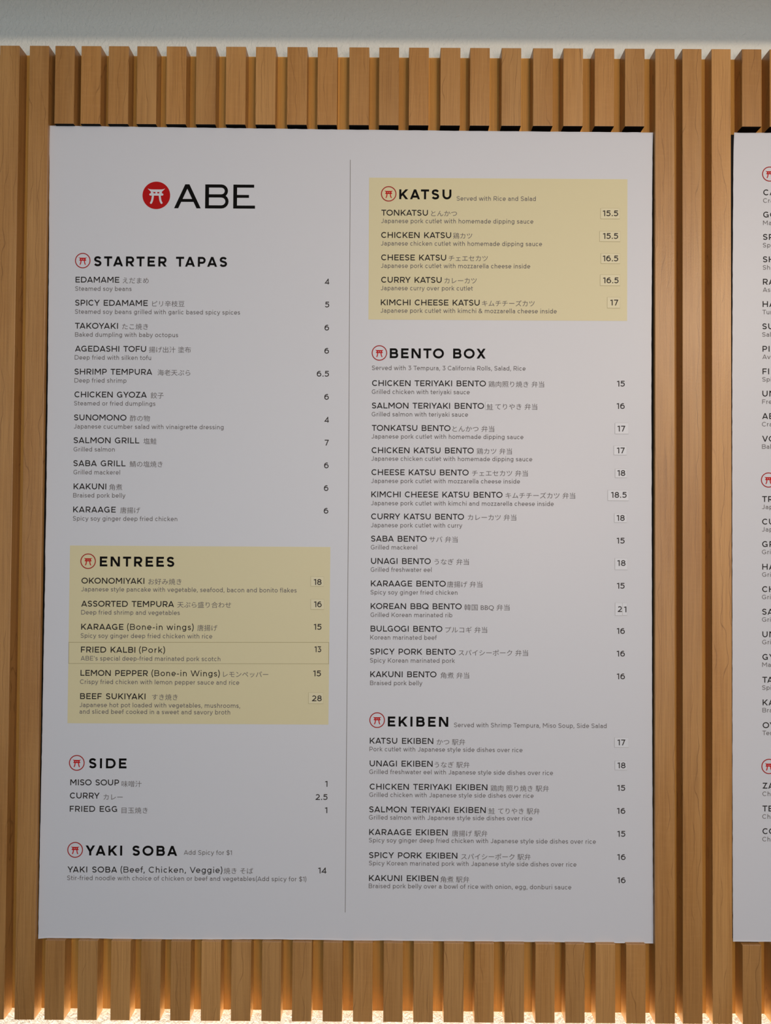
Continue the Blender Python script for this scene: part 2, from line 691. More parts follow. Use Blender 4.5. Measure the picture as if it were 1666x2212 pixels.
    if ch == ',':
        d = w * 1.2
        P([(0.10 + d / 2, d), (0.10 + d / 2, 0), (0.06 + d / 4, -0.15)])
        return 0.20 + d, S
    if ch == "'":
        P([(0.12 + h, 1.0), (0.10 + h, 0.68)])
        return 0.22 + w, S
    if ch == '-':
        P([(0.08, 0.36), (0.44, 0.36)])
        return 0.52, S
    if ch in '()':
        a = 0.43
        p = spline([(0.36, 1.12), (0.16 + h, 0.78), (0.11 + h, 0.45), (0.16 + h, 0.12), (0.36, -0.22)], 5)
        if ch == ')':
            p = [(a - x, y) for x, y in p]
        P(p)
        return a, S
    if ch == '&':
        a = 1.0
        P(spline([(0.93, 0.0), (0.30, 0.66), (0.24, 0.83), (0.42, 0.95), (0.60, 0.83), (0.52, 0.66), (0.18, 0.42), (0.10, 0.22),
                  (0.30, 0.05), (0.58, 0.10), (0.88, 0.50)], 5))
        return a, S
    if ch == '$':
        a, s = glyph('S', w)
        return a, s + [([(a / 2, -0.12), (a / 2, 1.12)], False, None)]
    return 0.5, S


KERN = {}
for pr, v in (('TA', -.11), ('AT', -.11), ('AY', -.11), ('YA', -.11), ('AV', -.09), ('VA', -.09), ('LT', -.1), ('PA', -.09),
              ('FA', -.08), ('TO', -.03), ('OT', -.03), ('YO', -.04), ('OY', -.04), ('KO', -.04), ('RY', -.04), ('RT', -.02),
              ('Te', -.11), ('We', -.06), ('Wi', -.03), ('Ve', -.08), ('Tu', -.09), ('ry', -.0), ('f,', -.06), ('r,', -.08), ('7.', -.1), ('AK', 0)):
    KERN[pr] = v


def clip_poly(poly, lo, hi):
    for sgn, lim in ((1, lo), (-1, -hi)):
        out = []
        for i, p in enumerate(poly):
            q = poly[(i + 1) % len(poly)]
            pi, qi = sgn * p[1] >= lim, sgn * q[1] >= lim
            if pi:
                out.append(p)
            if pi != qi:
                t = (lim / sgn - p[1]) / (q[1] - p[1])
                out.append((p[0] + (q[0] - p[0]) * t, lim / sgn))
        poly = out
        if not poly:
            break
    return poly


def ribbon(pts, w, closed=False, clip=None):
    """flat polygons of a pen stroke with mitred corners and square ends"""
    n = len(pts)
    offs = []
    for i in range(n):
        p = pts[i]
        a = pts[i - 1] if (i > 0 or closed) else None
        b = pts[(i + 1) % n] if (i < n - 1 or closed) else None
        d1 = d2 = None
        if a is not None:
            d1 = (p[0] - a[0], p[1] - a[1]); k = math.hypot(*d1) or 1; d1 = (d1[0] / k, d1[1] / k)
        if b is not None:
            d2 = (b[0] - p[0], b[1] - p[1]); k = math.hypot(*d2) or 1; d2 = (d2[0] / k, d2[1] / k)
        d1 = d1 or d2
        d2 = d2 or d1
        nx, ny = -(d1[1] + d2[1]), d1[0] + d2[0]
        k = math.hypot(nx, ny)
        if k < 1e-6:
            nx, ny, k = -d1[1], d1[0], 1
        nx, ny = nx / k, ny / k
        c = max(0.35, nx * -d1[1] + ny * d1[0])
        offs.append((nx * w / 2 / c, ny * w / 2 / c))
    polys = []
    for i in range(n if closed else n - 1):
        j = (i + 1) % n
        q = [(pts[i][0] - offs[i][0], pts[i][1] - offs[i][1]), (pts[j][0] - offs[j][0], pts[j][1] - offs[j][1]),
             (pts[j][0] + offs[j][0], pts[j][1] + offs[j][1]), (pts[i][0] + offs[i][0], pts[i][1] + offs[i][1])]
        if clip:
            q = clip_poly(q, *clip)
        if len(q) > 2:
            polys.append(q)
    return polys


def text_polys(txt, w, track):
    x, out, prev = 0.0, [], ''
    for ch in txt:
        x += KERN.get(prev + ch, 0) if prev else 0
        a, st = glyph(ch, w)
        for pts, closed, clip in st:
            for q in ribbon(pts, w, closed, clip):
                out.append([(px + x, py) for px, py in q])
        x += a + track
        prev = ch
    return out


def cjk_polys(txt):
    """Japanese signs from Blender's built-in lettering; em = 1"""
    c = bpy.data.curves.new('signs', 'FONT')
    c.body = txt
    c.resolution_u = 3
    o = bpy.data.objects.new('signs', c)
    COL.objects.link(o)
    bpy.context.view_layer.update()
    ev = o.evaluated_get(bpy.context.evaluated_depsgraph_get())
    me = ev.to_mesh()
    vs = [(v.co.x, v.co.y) for v in me.vertices]
    fs = [[vs[i] for i in p.vertices] for p in me.polygons]
    ev.to_mesh_clear()
    bpy.data.objects.remove(o)
    bpy.data.curves.remove(c)
    return fs

# ------------------------------------------------------------------ the setting
def struct_box(name, lo, hi, m):
    o = box_obj(name, lo, hi, m)
    o['kind'] = 'structure'
    return o


struct_box('wall_back', (-3.2, Y_WALL, 0.0), (3.6, Y_WALL + 0.12, 3.3), PLASTER)
# a hanging bulkhead in front of the wall, above the view, shades the top of the wall from the pendants
z_line = at(1300, 89, Y_WALL).z
BH_Y = -0.42
bh_z = z_line + (2.93 - z_line) * (Y_WALL - BH_Y) / (Y_WALL + 2.95)
struct_box('trim_1', (-3.2, BH_Y - 0.03, bh_z), (3.6, BH_Y, 3.3), PLASTER)
FLOOR = mat('brown_floor', srgb(96, 84, 72), 0.5)
struct_box('floor', (-3.2, -5.6, -0.06), (3.6, Y_WALL + 0.12, 0.0), FLOOR)
struct_box('ceiling', (-3.2, -5.6, 3.3), (3.6, Y_WALL + 0.12, 3.36), PLASTER)

# plywood panel that carries the slats
pl0, pl1 = at(-200, 124, Y_BACK), at(2600, 2182, Y_BACK)
ply = box_obj('plywood_panel', (pl0.x, Y_BACK, at(833, 2183.5, Y_BACK).z), (pl1.x, Y_WALL - 0.0003, at(833, 124.3, Y_BACK).z), PLY)
tag(ply, 'flat golden plywood panel on the wall behind the slats', 'panel')

# ------------------------------------------------------------------ the slats
ORD = ['leftmost', 'second from the left', 'third from the left', 'fourth from the left', 'fifth from the left', 'sixth from the left', 'seventh from the left', 'eighth from the left', 'ninth from the left', 'tenth from the left', 'tenth from the right', 'ninth from the right', 'eighth from the right', 'seventh from the right', 'sixth from the right', 'fifth from the right', 'fourth from the right', 'third from the right', 'second from the right', 'rightmost']


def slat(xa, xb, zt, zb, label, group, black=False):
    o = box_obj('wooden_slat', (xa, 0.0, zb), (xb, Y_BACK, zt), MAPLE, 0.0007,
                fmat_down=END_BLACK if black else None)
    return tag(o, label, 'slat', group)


def top_y(x):
    return 98.3 + (x - 20) * 0.0049


def foot_y(x):
    return 2203.3 + (x - 50) * 0.0062


def zt(x):
    return at(x, top_y(x)).z


def zb(x):
    return at(x, foot_y(x)).z


# long slats: photo columns of both edges near the top and near the foot
LONG = [((1, 43.5), (-36, 7), 'full-height maple slat cut by the left edge of the photo'),
        ((63.5, 105.5), (31.5, 74), 'full-height maple slat touching the left side of the large menu board'),
        ((1414.5, 1456.5), (1417, 1460), 'full-height maple slat touching the right side of the large menu board'),
        ((1474.5, 1516.5), (1475.5, 1518), 'full-height maple slat standing free midway between the two menu boards'),
        ((1538.5, 1581), (1539, 1581), 'full-height maple slat touching the left side of the partly seen menu board')]
for (a, b), (c, d), lab in LONG:
    xa = (at(a, 105).x + at(c, 2202).x) / 2
    xb = (at(b, 105).x + at(d, 2202).x) / 2
    xm = (a + b) / 2
    slat(xa, xb, zt(xm), zb((c + d) / 2), lab, 'full-height slats between the menu boards')

TOP = [(119.5, 161.5), (176, 218.5), (235, 278.5), (296.5, 339), (360, 403), (424, 467), (488.5, 531.5), (553, 596),
       (621, 664), (686.5, 729), (755, 798), (819.5, 862.5), (884, 927), (952, 995), (1016, 1058.5), (1084, 1126.5),
       (1152, 1195), (1217.5, 1260), (1285, 1327.5), (1350.5, 1393)]
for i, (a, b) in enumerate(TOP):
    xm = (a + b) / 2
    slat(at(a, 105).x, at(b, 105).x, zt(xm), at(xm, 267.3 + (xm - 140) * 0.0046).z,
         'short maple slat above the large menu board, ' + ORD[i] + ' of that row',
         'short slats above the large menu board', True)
BOT = [(95.5, 138), (166.5, 209), (238, 280), (303, 345.5), (367.5, 410.5), (433.5, 475.5), (498.5, 541), (564.5, 606.5),
       (630.5, 672.5), (697, 739), (762.5, 804.5), (828, 870), (893, 935.5), (958.5, 1001.5), (1025, 1067), (1090, 1132.5),
       (1156.5, 1198.5), (1221.5, 1263.5), (1287, 1329.5), (1353, 1395)]
for i, (a, b) in enumerate(BOT):
    xm = (a + b) / 2
    slat(at(a, 2200).x, at(b, 2200).x, at(xm, 2031.6 + (xm - 110) * 0.0067).z, zb(xm),
         'short maple slat below the large menu board, ' + ORD[i] + ' of that row',
         'short slats below the large menu board')
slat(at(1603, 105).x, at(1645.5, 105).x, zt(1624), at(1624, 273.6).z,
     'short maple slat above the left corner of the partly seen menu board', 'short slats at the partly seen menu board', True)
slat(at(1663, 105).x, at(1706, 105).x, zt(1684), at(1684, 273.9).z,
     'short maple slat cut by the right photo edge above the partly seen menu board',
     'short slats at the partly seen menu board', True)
slat(at(1605, 2200).x, at(1646, 2200).x, at(1624, 2042).z, zb(1624),
     'short maple slat below the left corner of the partly seen menu board', 'short slats at the partly seen menu board')
slat(at(1669, 2200).x, at(1711, 2200).x, at(1684, 2042.4).z, zb(1684),
     'short maple slat cut by the right photo edge below the partly seen menu board',
     'short slats at the partly seen menu board')

# ------------------------------------------------------------------ menu boards


def empty(name, loc):
    o = bpy.data.objects.new(name, None)
    o.empty_display_size = 0.1
    COL.objects.link(o)
    o.location = loc
    return o


class Board:
    def __init__(self, loc):
        self.root = empty('menu_board', loc)
        self.org = Vector(loc)

    def pts(self, name, pts, faces, m, parent=None, label=None):
        me = bpy.data.meshes.new(name)
        me.from_pydata([tuple(Vector(p) - self.org) for p in pts], [], faces)
        me.materials.append(m)
        me.update()
        o = bpy.data.objects.new(name, me)
        COL.objects.link(o)
        o.parent = parent or self.root
        if label:
            o['label'] = label
        return o

    def polys(self, name, polys, m, parent=None, label=None):
        vs, fs = [], []
        for q in polys:
            # drop slivers and make every face look at the viewer
            a = sum(q[i].x * q[(i + 1) % len(q)].z - q[(i + 1) % len(q)].x * q[i].z for i in range(len(q)))
            if abs(a) < 1e-10:
                continue
            fs.append(list(range(len(vs), len(vs) + len(q))))
            if a < 0:
                fs[-1].reverse()
            lift = Vector((0, -0.000012 * (len(fs) % 9), 0))   # crossing pen strokes lie one over the other
            vs += [p + lift for p in q]
        return self.pts(name, vs, fs, m, parent, label)

    def slab(self, name, corners, y, thick, m, parent=None, label=None):
        """thin plate; corners are photo points, anticlockwise from bottom left"""
        f = [at(px, py, y) for px, py in corners]
        b = [p + Vector((0, thick, 0)) for p in f]
        n = len(f)
        faces = [list(range(n)), list(range(2 * n - 1, n - 1, -1))]
        faces += [[i, i + n, (i + 1) % n + n, (i + 1) % n] for i in range(n)]
        return self.pts(name, f + b, faces, m, parent, label)

    def frame(self, x0, y0, slope, y):
        p0 = at(x0, y0, y)
        u = (at(x0 + 100, y0 + 100 * slope, y) - p0)
        k = u.length / 100
        u.normalize()
        v = Vector((-u.z, 0, u.x))
        return p0, u, v, k

    def text(self, name, txt, x0, base, x1, cap, pen, track, m, y, slope=0.005, parent=None, label=None):
        p0, u, v, k = self.frame(x0, base, slope, y)
        sx = 1.0
        if x1 is not None:
            q = text_polys(txt, pen, 0)
            xs = [p[0] for g in q for p in g]
            w0, tgt, n = max(xs) - min(xs), (x1 - x0) / cap, max(1, len(txt) - 1)
            slack = 0.06 if pen > 0.15 else 0.015
            track = min(max((tgt - w0) / n, track - slack), track + slack) if len(txt) > 1 else 0
            sx = tgt / (w0 + n * track)
            if len(txt) == 1:
                sx = min(max(sx, .9), 1.1)
        q = text_polys(txt, pen, track)
        mn = min(p[0] for g in q for p in g)
        return self.polys(name, [[p0 + u * ((a - mn) * sx * cap * k) + v * (b * cap * k) for a, b in g] for g in q], m,
                          parent, label)

    def signs(self, txt, x0, base, x1, y, slope=0.005, em=14.4, dy=0.3, parent=None):
        p0, u, v, k = self.frame(x0, base + dy, slope, y)
        q = cjk_polys(txt)
        xs = [p[0] for g in q for p in g]
        mn, sx = min(xs), (x1 - x0) / (max(xs) - min(xs))
        return self.polys('japanese_name', [[p0 + u * ((a - mn) * sx * k) + v * (b * em * k) for a, b in g] for g in q],
                          INK_GREY, parent)

    def torii(self, cx, cy, r, s, m, y, parent):
        """gate with an upswept lintel, a tie beam, two slots and two splayed posts"""
        p0, u, v, k = self.frame(cx, cy, 0.005, y)
        R = r * k * s
        P = []
        N = 12
        for i in range(N):
            t0, t1 = i / N * 2 - 1, (i + 1) / N * 2 - 1
            up = lambda t: 0.43 + 0.065 * abs(t) ** 5
            lo = lambda t: 0.245 + (0.235 * max(0, abs(t) - 0.62) / 0.38 if abs(t) > 0.62 else 0)
            P.append([(0.62 * t0, lo(t0)), (0.62 * t1, lo(t1)), (0.62 * t1, up(t1)), (0.62 * t0, up(t0))])
        for a, b in ((-0.40, -0.215), (-0.065, 0.065), (0.215, 0.40)):
            P.append([(a, 0.13), (b, 0.13), (b, 0.26), (a, 0.26)])
        P.append([(-0.44, -0.02), (0.44, -0.02), (0.44, 0.145), (-0.44, 0.145)])
        for sg in (-1, 1):
            P.append([(sg * .43 + .0825 * math.cos(a), .0625 + .0825 * math.sin(a)) for a in [i * math.pi / 6 for i in range(12)]])
            post = spline([(sg * 0.205 + sg * .04, 0.02), (sg * 0.27, -0.2), (sg * 0.31, -0.4), (sg * 0.385, -0.555)], 4)
            P += ribbon(post, 0.145)
            P.append([(post[-1][0] + .0725 * math.cos(a), post[-1][1] + .0725 * math.sin(a)) for a in [i * math.pi / 6 for i in range(12)]])
        return self.polys('torii_gate', [[p0 + u * (a * R) + v * (b * R) for a, b in g] for g in P], m, parent)

    def emblem(self, cx, cy, r, y, parent=None, where=''):
        p0, u, v, k = self.frame(cx, cy, 0.005, y)
        w = 2.05
        ring = ribbon(arc(0, 0, r - w / 2, r - w / 2, 0, 360, 48)[:-1], w, True)
        o = self.polys('section_emblem', [[p0 + u * (a * k) + v * (b * k) for a, b in g] for g in ring], RED_RING, parent,
                       'thin red ring around a small red gate' + where)
        self.torii(cx, cy, r, 0.87, RED_GATE, y, o)
        return o

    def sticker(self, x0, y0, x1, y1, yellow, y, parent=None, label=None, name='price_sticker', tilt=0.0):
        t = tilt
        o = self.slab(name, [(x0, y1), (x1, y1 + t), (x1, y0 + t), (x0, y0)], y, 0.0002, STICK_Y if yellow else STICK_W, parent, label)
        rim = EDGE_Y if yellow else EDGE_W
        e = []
        for (ax, ay, bx, by, w) in ((x0, y0, x0, y1, .8), (x0, y1, x1, y1 + t, .9), (x0, y0, x1, y0 + t, .45), (x1, y0 + t, x1, y1 + t, .25)):  # painted shadow and dirt lines, widest at the left and foot
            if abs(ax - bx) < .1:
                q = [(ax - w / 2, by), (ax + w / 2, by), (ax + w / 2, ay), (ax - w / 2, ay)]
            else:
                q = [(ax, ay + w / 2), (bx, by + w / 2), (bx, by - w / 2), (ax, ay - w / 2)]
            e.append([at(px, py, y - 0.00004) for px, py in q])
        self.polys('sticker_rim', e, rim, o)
        return o


# depth layers on the sheet (paper, print, sticker, print on sticker)
L0 = Y_SHEET
L1, L2, L3, L4 = L0 - 0.00022, L0 - 0.00044, L0 - 0.00066, L0 - 0.00088


def make_board(outline, foot, black, labels):
    """printed sheet with slightly rough, curled edges on a black carrier board"""
    B = Board(foot)
    tag(B.root, labels, 'menu board')
    x0, x1, z0, z1 = black
    org = B.org
    vs = [Vector((x, y, z)) for x in (x0, x1) for y in (L0 + 0.0012, Y_BACK - 0.0005) for z in (z0, z1)]
    B.pts('carrier_board', vs, [(0, 1, 3, 2), (4, 6, 7, 5), (0, 4, 5, 1), (2, 3, 7, 6), (0, 2, 6, 4), (1, 5, 7, 3)], BLACK,
          None, 'black edge of the carrier board behind the sheet')
    rnd = random.Random(3)
    out = []
    n = len(outline)
    for i in range(n):
        (ax, ay), (bx, by) = outline[i], outline[(i + 1) % n]
        d = math.hypot(bx - ax, by - ay)
        m = max(1, int(d / 11))
        nx, ny = -(by - ay) / d, (bx - ax) / d
        for j in range(m):
            t = j / m
            r = rnd.uniform(-0.3, 0.3) if j else 0
            out.append((ax + (bx - ax) * t + nx * r, ay + (by - ay) * t + ny * r))
    cx = sum(p[0] for p in out) / len(out)
    cy = (min(p[1] for p in out) + max(p[1] for p in out)) / 2
    xs = [p[0] for p in out]
    ys = [p[1] for p in out]

    def inner(p):
        sx = 1 if p[0] < cx else -1
        sy = 1 if p[1] < cy else -1
        dx = min(abs(p[0] - min(xs)), abs(p[0] - max(xs)))
        dy = min(abs(p[1] - min(ys)), abs(p[1] - max(ys)))
        return (p[0] + (sx * 3.2 if dx < 26 else 0), p[1] + (sy * 3.2 if dy < 17 else 0))
    ri = [at(*inner(p), L0) for p in out]
    # the sheet's edges are not quite flat: the top rolls back, the foot lifts off the board
    ro = [at(*p, L0 + (0.0005 if p[1] < min(ys) + 20 else -0.0005 if p[1] > max(ys) - 14 else 0.0002)) for p in out]
    rb = [p + Vector((0, 0.0006, 0)) for p in ro]
    k = len(out)
    fs = [list(range(k))]
    for a, b in ((0, k), (k, 2 * k)):
        fs += [[i + a, i + b, (i + 1) % k + b, (i + 1) % k + a] for i in range(k)]
    B.pts('menu_sheet', ri + ro + rb, fs, PAPER)
    return B


OUT1 = [(82.5, 2028), (100, 2026.3), (180, 2026.8), (300, 2028.6), (420, 2029.2), (560, 2028.8), (700, 2030.3), (780, 2032), (830, 2031.3), (960, 2033.2), (1160, 2034.6),
        (1300, 2036.5), (1411.7, 2038), (1411.6, 1970), (1410.3, 1770), (1409.4, 1570), (1408.9, 1390), (1408.4, 1200), (1407.9, 1000),
        (1407.5, 800), (1407.8, 700), (1408.8, 530), (1409.2, 440), (1410.3, 330), (1411.5, 286.2), (1250, 284.8), (960, 282.3),
        (750, 280), (430, 275.8), (250, 273.3), (106.7, 271.5), (105.5, 290), (106.8, 340), (105.8, 560), (104.6, 680), (103.7, 800),
        (101, 1000), (99.8, 1100), (98, 1180), (97.7, 1240), (92.7, 1500), (91, 1600), (89.5, 1670), (88, 1740), (83.6, 1960)]
blk_l = max(at(105.5, 105).x, 0 * 1 + (at(105.5, 105).x + at(74, 2202).x) / 2) + 0.0006
blk_r = (at(1414.5, 105).x + at(1417, 2202).x) / 2 - 0.0006
f1 = at(745, 2031, L0)
B1 = make_board(OUT1, (f1.x, L0, f1.z), (blk_l, blk_r, at(745, 2024, L0).z, at(745, 284, L0).z),
                'large white menu board with two columns of dishes and a red disc logo')
OUT2 = [(1584, 2034), (2880, 2042), (2880, 294), (1700, 287), (1600, 287), (1586.6, 286.3), (1585, 330), (1583.4, 560), (1582.3, 800),
        (1582.3, 1100), (1582.5, 1400), (1582.8, 1700)]
f2 = at(2230, 2036, L0)
B2 = make_board(OUT2, (f2.x, L0, f2.z), ((at(1581, 105).x + at(1581, 2202).x) / 2 + 0.0006, at(2890, 1100, L0).x, at(1700, 2028, L0).z, at(1700, 291, L0).z),
                'partly seen white menu board cut off by the right edge of the photo')

CAP_H, CAP_N, CAP_D = 21.4, 12.6, 9.6
PEN_H, PEN_N, PEN_D, PEN_P = 0.21, 0.165, 0.132, 0.158


def sl(x, y):
    return 0.0055 if x < 760 else (0.0043 if y < 1500 else 0.0065)


def heading(B, txt, x0, base, x1, ring, y=L1):
    B.emblem(*ring, y, None, ' beside the heading ' + txt.lower())
    B.text('section_heading', txt, x0, base, x1, CAP_H, PEN_H, 0.16, INK, y, sl(x0, base), None, 'bold black heading ' + txt)


def name(B, txt, x0, base, x1, y=L1, parent=None):
    return B.text('item_name', txt, x0, base, x1, CAP_N, PEN_N, 0.05, INK_NAME, y, sl(x0, base), parent)


def note(B, txt, x0, base, x1, y=L1, parent=None):
    return B.text('item_note', txt, x0, base, x1, CAP_N, PEN_D, 0.05, INK_NAME, y, sl(x0, base), parent)


def desc(B, txt, x0, base, x1, y=L1, parent=None, part='item_description'):
    return B.text(part, txt, x0, base, x1, CAP_D, PEN_D, 0.03, INK_GREY, y, sl(x0, base), parent)


def price(B, txt, x0, base, x1, y=L1, parent=None, part='item_price'):
    return B.text(part, txt, x0, base, x1, CAP_N - .1, PEN_P, 0.05, INK_PRICE, y, sl(x0, base), parent)


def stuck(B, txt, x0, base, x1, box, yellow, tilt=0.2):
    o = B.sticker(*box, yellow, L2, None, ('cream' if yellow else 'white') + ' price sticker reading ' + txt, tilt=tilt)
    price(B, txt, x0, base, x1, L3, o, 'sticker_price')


# ---- logo
p0, u_, v_, k_ = B1.frame(337.8, 422, 0.005, L1)
disc = B1.polys('logo_disc', [[p0 + u_ * (29.9 * k_ * math.cos(i * math.pi / 36)) + v_ * (29.9 * k_ * math.sin(i * math.pi / 36)) for i in range(72)]],
                RED, None, 'solid red disc with a white gate')
B1.torii(337.8, 422, 29.8, 1.0, PAPER, L2, disc)
p0, u_, v_, k_ = B1.frame(376.3, 449.8, 0.0055, L1)
WD = []
pen = 7.4


def bigL(pts, w=pen, closed=False, clip=None):
    WD.extend(ribbon(pts, w, closed, clip))


bigL([(4.25 - 4.75, -10.46), (28.0 + 4.75, 62.76)], 8.2, False, (0, 52.3))
bigL([(52.9 + 4.98, -10.46), (28.0 - 4.98, 62.76)], 8.2, False, (0, 52.3))
bigL([(11, 17.2), (46, 17.2)], 6.4)
bx = 66.8
bigL([(bx + 4.1, 0), (bx + 4.1, 52.3)], 8.2)
bigL([(bx + 4, 48.9), (bx + 34.5, 48.9)] + arc(bx + 34.5, 38.1, 11.2, 10.8, 90, -90, 10)[1:] + [(bx + 4, 27.3)], 6.9)
bigL([(bx + 4, 27.3), (bx + 35, 27.3)] + arc(bx + 35, 15.35, 12.2, 11.95, 90, -90, 10)[1:] + [(bx + 4, 3.4)], 6.9)
ex = 127.5
bigL([(ex + 4.1, 0), (ex + 4.1, 52.3)], 8.2)
bigL([(ex + 4, 48.9), (ex + 45, 48.9)], 6.5); bigL([(ex + 4, 26.6), (ex + 34, 26.6)], 6.3); bigL([(ex + 4, 3.3), (ex + 47.2, 3.3)], 6.6)
B1.polys('logo_lettering', [[p0 + u_ * (a * k_) + v_ * (b * k_) for a, b in g] for g in WD], INK, None, 'large wide black letters beside the red disc')

# ---- centre line
B1.polys('divider_line', [[at(a, b, L1) for a, b in ((745.35, 1971), (746.55, 1971), (753.45, 1120), (757.5, 345), (756.3, 345), (752.2, 1120))]], INK_LINE,
         None, 'thin grey line between the two columns')

# ---- yellow fields
B1.slab('section_panel', [(796.2, 690.2), (1355.1, 693.3), (1355.8, 387.2), (797.6, 383.8)], L1, 0.00012, YELLOW, None, 'pale yellow field at the top of the right column')
B1.slab('section_panel', [(145.8, 1562.2), (709.6, 1565.4), (713.9, 1181.6), (151.3, 1178.4)], L1, 0.00012, YELLOW, None, 'pale yellow field in the left column')

